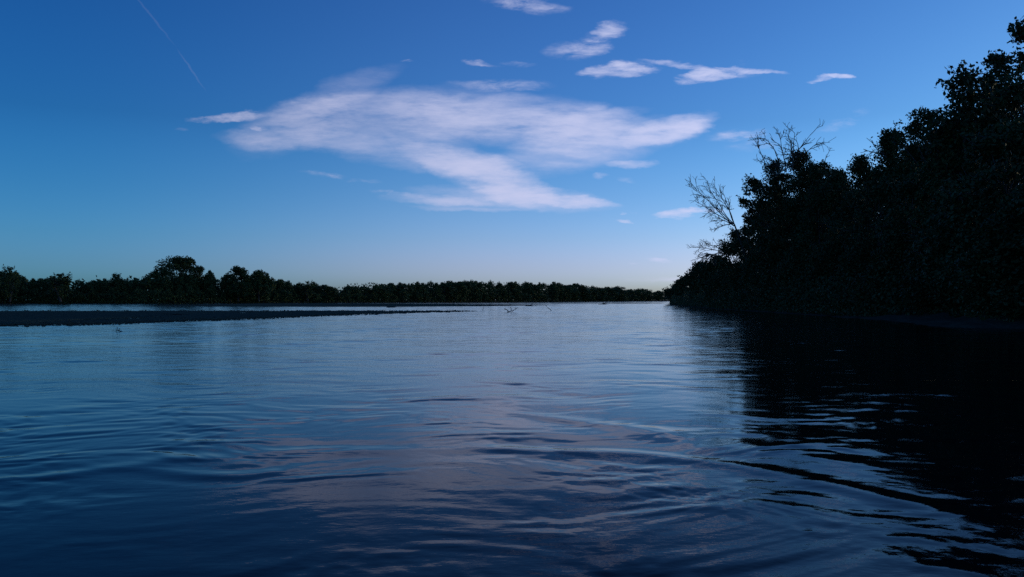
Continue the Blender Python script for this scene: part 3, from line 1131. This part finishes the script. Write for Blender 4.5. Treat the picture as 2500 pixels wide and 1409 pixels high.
px = -150.0
while px < 1630:
    d = shore_d(px) + 1.5 + rf.uniform(0, 4)
    top = float(np.interp(px, fx, fy))
    t = 733 - (733 - top) * rf.uniform(0.35, 0.62)
    far_tree(rf.choice((3, 4)), 'willow_shrub', px, d, t, max(2.4, rf.uniform(15, 24) / FPX * d),
             'rounded willow shrub before ' + far_words(px)[0], 'willows before the ' + far_words(px)[0], 0.6)
    px += rf.uniform(20, 34)

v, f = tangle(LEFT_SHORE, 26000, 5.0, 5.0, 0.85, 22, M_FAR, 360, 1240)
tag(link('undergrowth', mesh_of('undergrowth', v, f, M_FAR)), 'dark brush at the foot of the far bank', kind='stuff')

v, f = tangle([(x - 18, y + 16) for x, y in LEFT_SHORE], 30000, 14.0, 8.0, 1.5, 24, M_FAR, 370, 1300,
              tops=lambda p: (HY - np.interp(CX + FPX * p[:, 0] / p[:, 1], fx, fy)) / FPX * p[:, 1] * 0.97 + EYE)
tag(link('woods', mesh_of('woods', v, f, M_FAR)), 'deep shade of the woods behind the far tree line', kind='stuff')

# right bank beyond the last outline tree, closing the view at the bend
for d, px, top in ((360, 1652, 705), (430, 1660, 706), (520, 1652, 711), (640, 1652, 713), (780, 1650, 715), (930, 1652, 716), (1080, 1660, 717)):
    far_tree(0, 'far_tree', px + 6, d, top, 6.5 + d * 0.004, 'small far crown where the right bank closes the river bend', 'crowns at the river bend')


# ------------------------------------------------------------------ driftwood
def snag(name, loc, label, cat, arms, r, seed):
    """a stranded branch: a main stem and its arms"""
    o = empty(name, loc)
    tag(o, label, cat)
    for k, (a, b, part) in enumerate(arms):
        rs = np.random.RandomState(seed + k)
        w = Wood()
        a, b = np.array(a, float), np.array(b, float)
        ln = np.linalg.norm(b - a)
        p = bend(rs, a, b - a, ln, 7, 0.12)
        p += np.linspace(0, 1, 8)[:, None] * (b - p[-1])
        w.tube(p, r if part == 'stem' else r * 0.6, r * 0.3, 6)
        for _ in range(3):
            q = rs.randint(3, 8)
            branchwork(w, rs, p[q], (b - a) / ln + rs.normal(0, 0.6, 3), ln * 0.35, r * 0.35, 0, rmin=0.012)
        link(part, w.mesh(part, M_BARK), o)
    return o


snag('driftwood_branch', (ang2(1246, 103), 103, 0), 'forked driftwood snag standing in open water beyond the tip of the front sandbar', 'driftwood',
     [((-0.5, 0, -0.1), (0.35, 0.1, 0.22), 'stem'), ((0.1, 0, 0.1), (0.05, 0, 0.55), 'branch'), ((0.2, 0, 0.1), (0.75, 0, 0.5), 'branch'),
      ((-0.1, 0, 0.05), (-0.75, 0, 0.42), 'branch'), ((-0.3, 0, 0.0), (-0.4, 0, 0.3), 'branch')], 0.07, 900)
snag('driftwood_stick', (ang2(1340, 118), 118, 0), 'single stick slanting out of the water right of the forked snag', 'driftwood',
     [((0.4, 0, -0.08), (-0.35, 0, 0.55), 'stem')], 0.05, 910)
snag('driftwood_stick', (ang2(1178, 124), 124, 0.05), 'tiny upright stick on the far edge of the front sandbar tip', 'driftwood',
     [((0, 0, -0.1), (0.2, 0, 0.38), 'stem')], 0.04, 915)
snag('driftwood_log', (ang2(1472, 295), 295, 0), 'low dark driftwood heap stranded in the bright water near the bend', 'driftwood',
     [((-1.6, 0, 0.0), (1.5, 0.2, 0.15), 'stem'), ((-0.4, 0, 0.1), (0.3, 0, 0.85), 'branch'), ((0.3, 0, 0.1), (1.2, 0, 0.6), 'branch'),
      ((-1.2, 0.3, -0.05), (0.6, -0.3, 0.45), 'stem')], 0.2, 920)
snag('driftwood_log', (ang2(1295, 215), 215, 0.08), 'dark log lying on the tip of the back sandbar', 'driftwood',
     [((-1.2, 0, 0.0), (1.0, 0.2, 0.15), 'stem'), ((0.0, 0, 0.1), (0.5, 0, 0.5), 'branch')], 0.15, 930)
snag('driftwood_stick', (ang2(286, 39.5), 39.5, 0), 'small pointed snag breaking the water in front of the front sandbar', 'driftwood',
     [((0.32, 0, -0.04), (-0.04, 0, 0.06), 'stem'), ((-0.06, 0, -0.05), (0.0, 0, 0.13), 'branch')], 0.03, 940)
snag('driftwood_log', (ang2(955, 170), 170, 0.0), 'dark half sunk log in the bright channel between the two sandbars', 'driftwood',
     [((-0.9, 0, -0.05), (0.9, 0.1, 0.12), 'stem')], 0.16, 950)
snag('driftwood_log', (ang2(920, 85), 85, 0.0), 'short dark stump lying on the near edge of the front sandbar', 'driftwood',
     [((-0.25, 0, 0.0), (0.25, 0.05, 0.1), 'stem')], 0.07, 960)
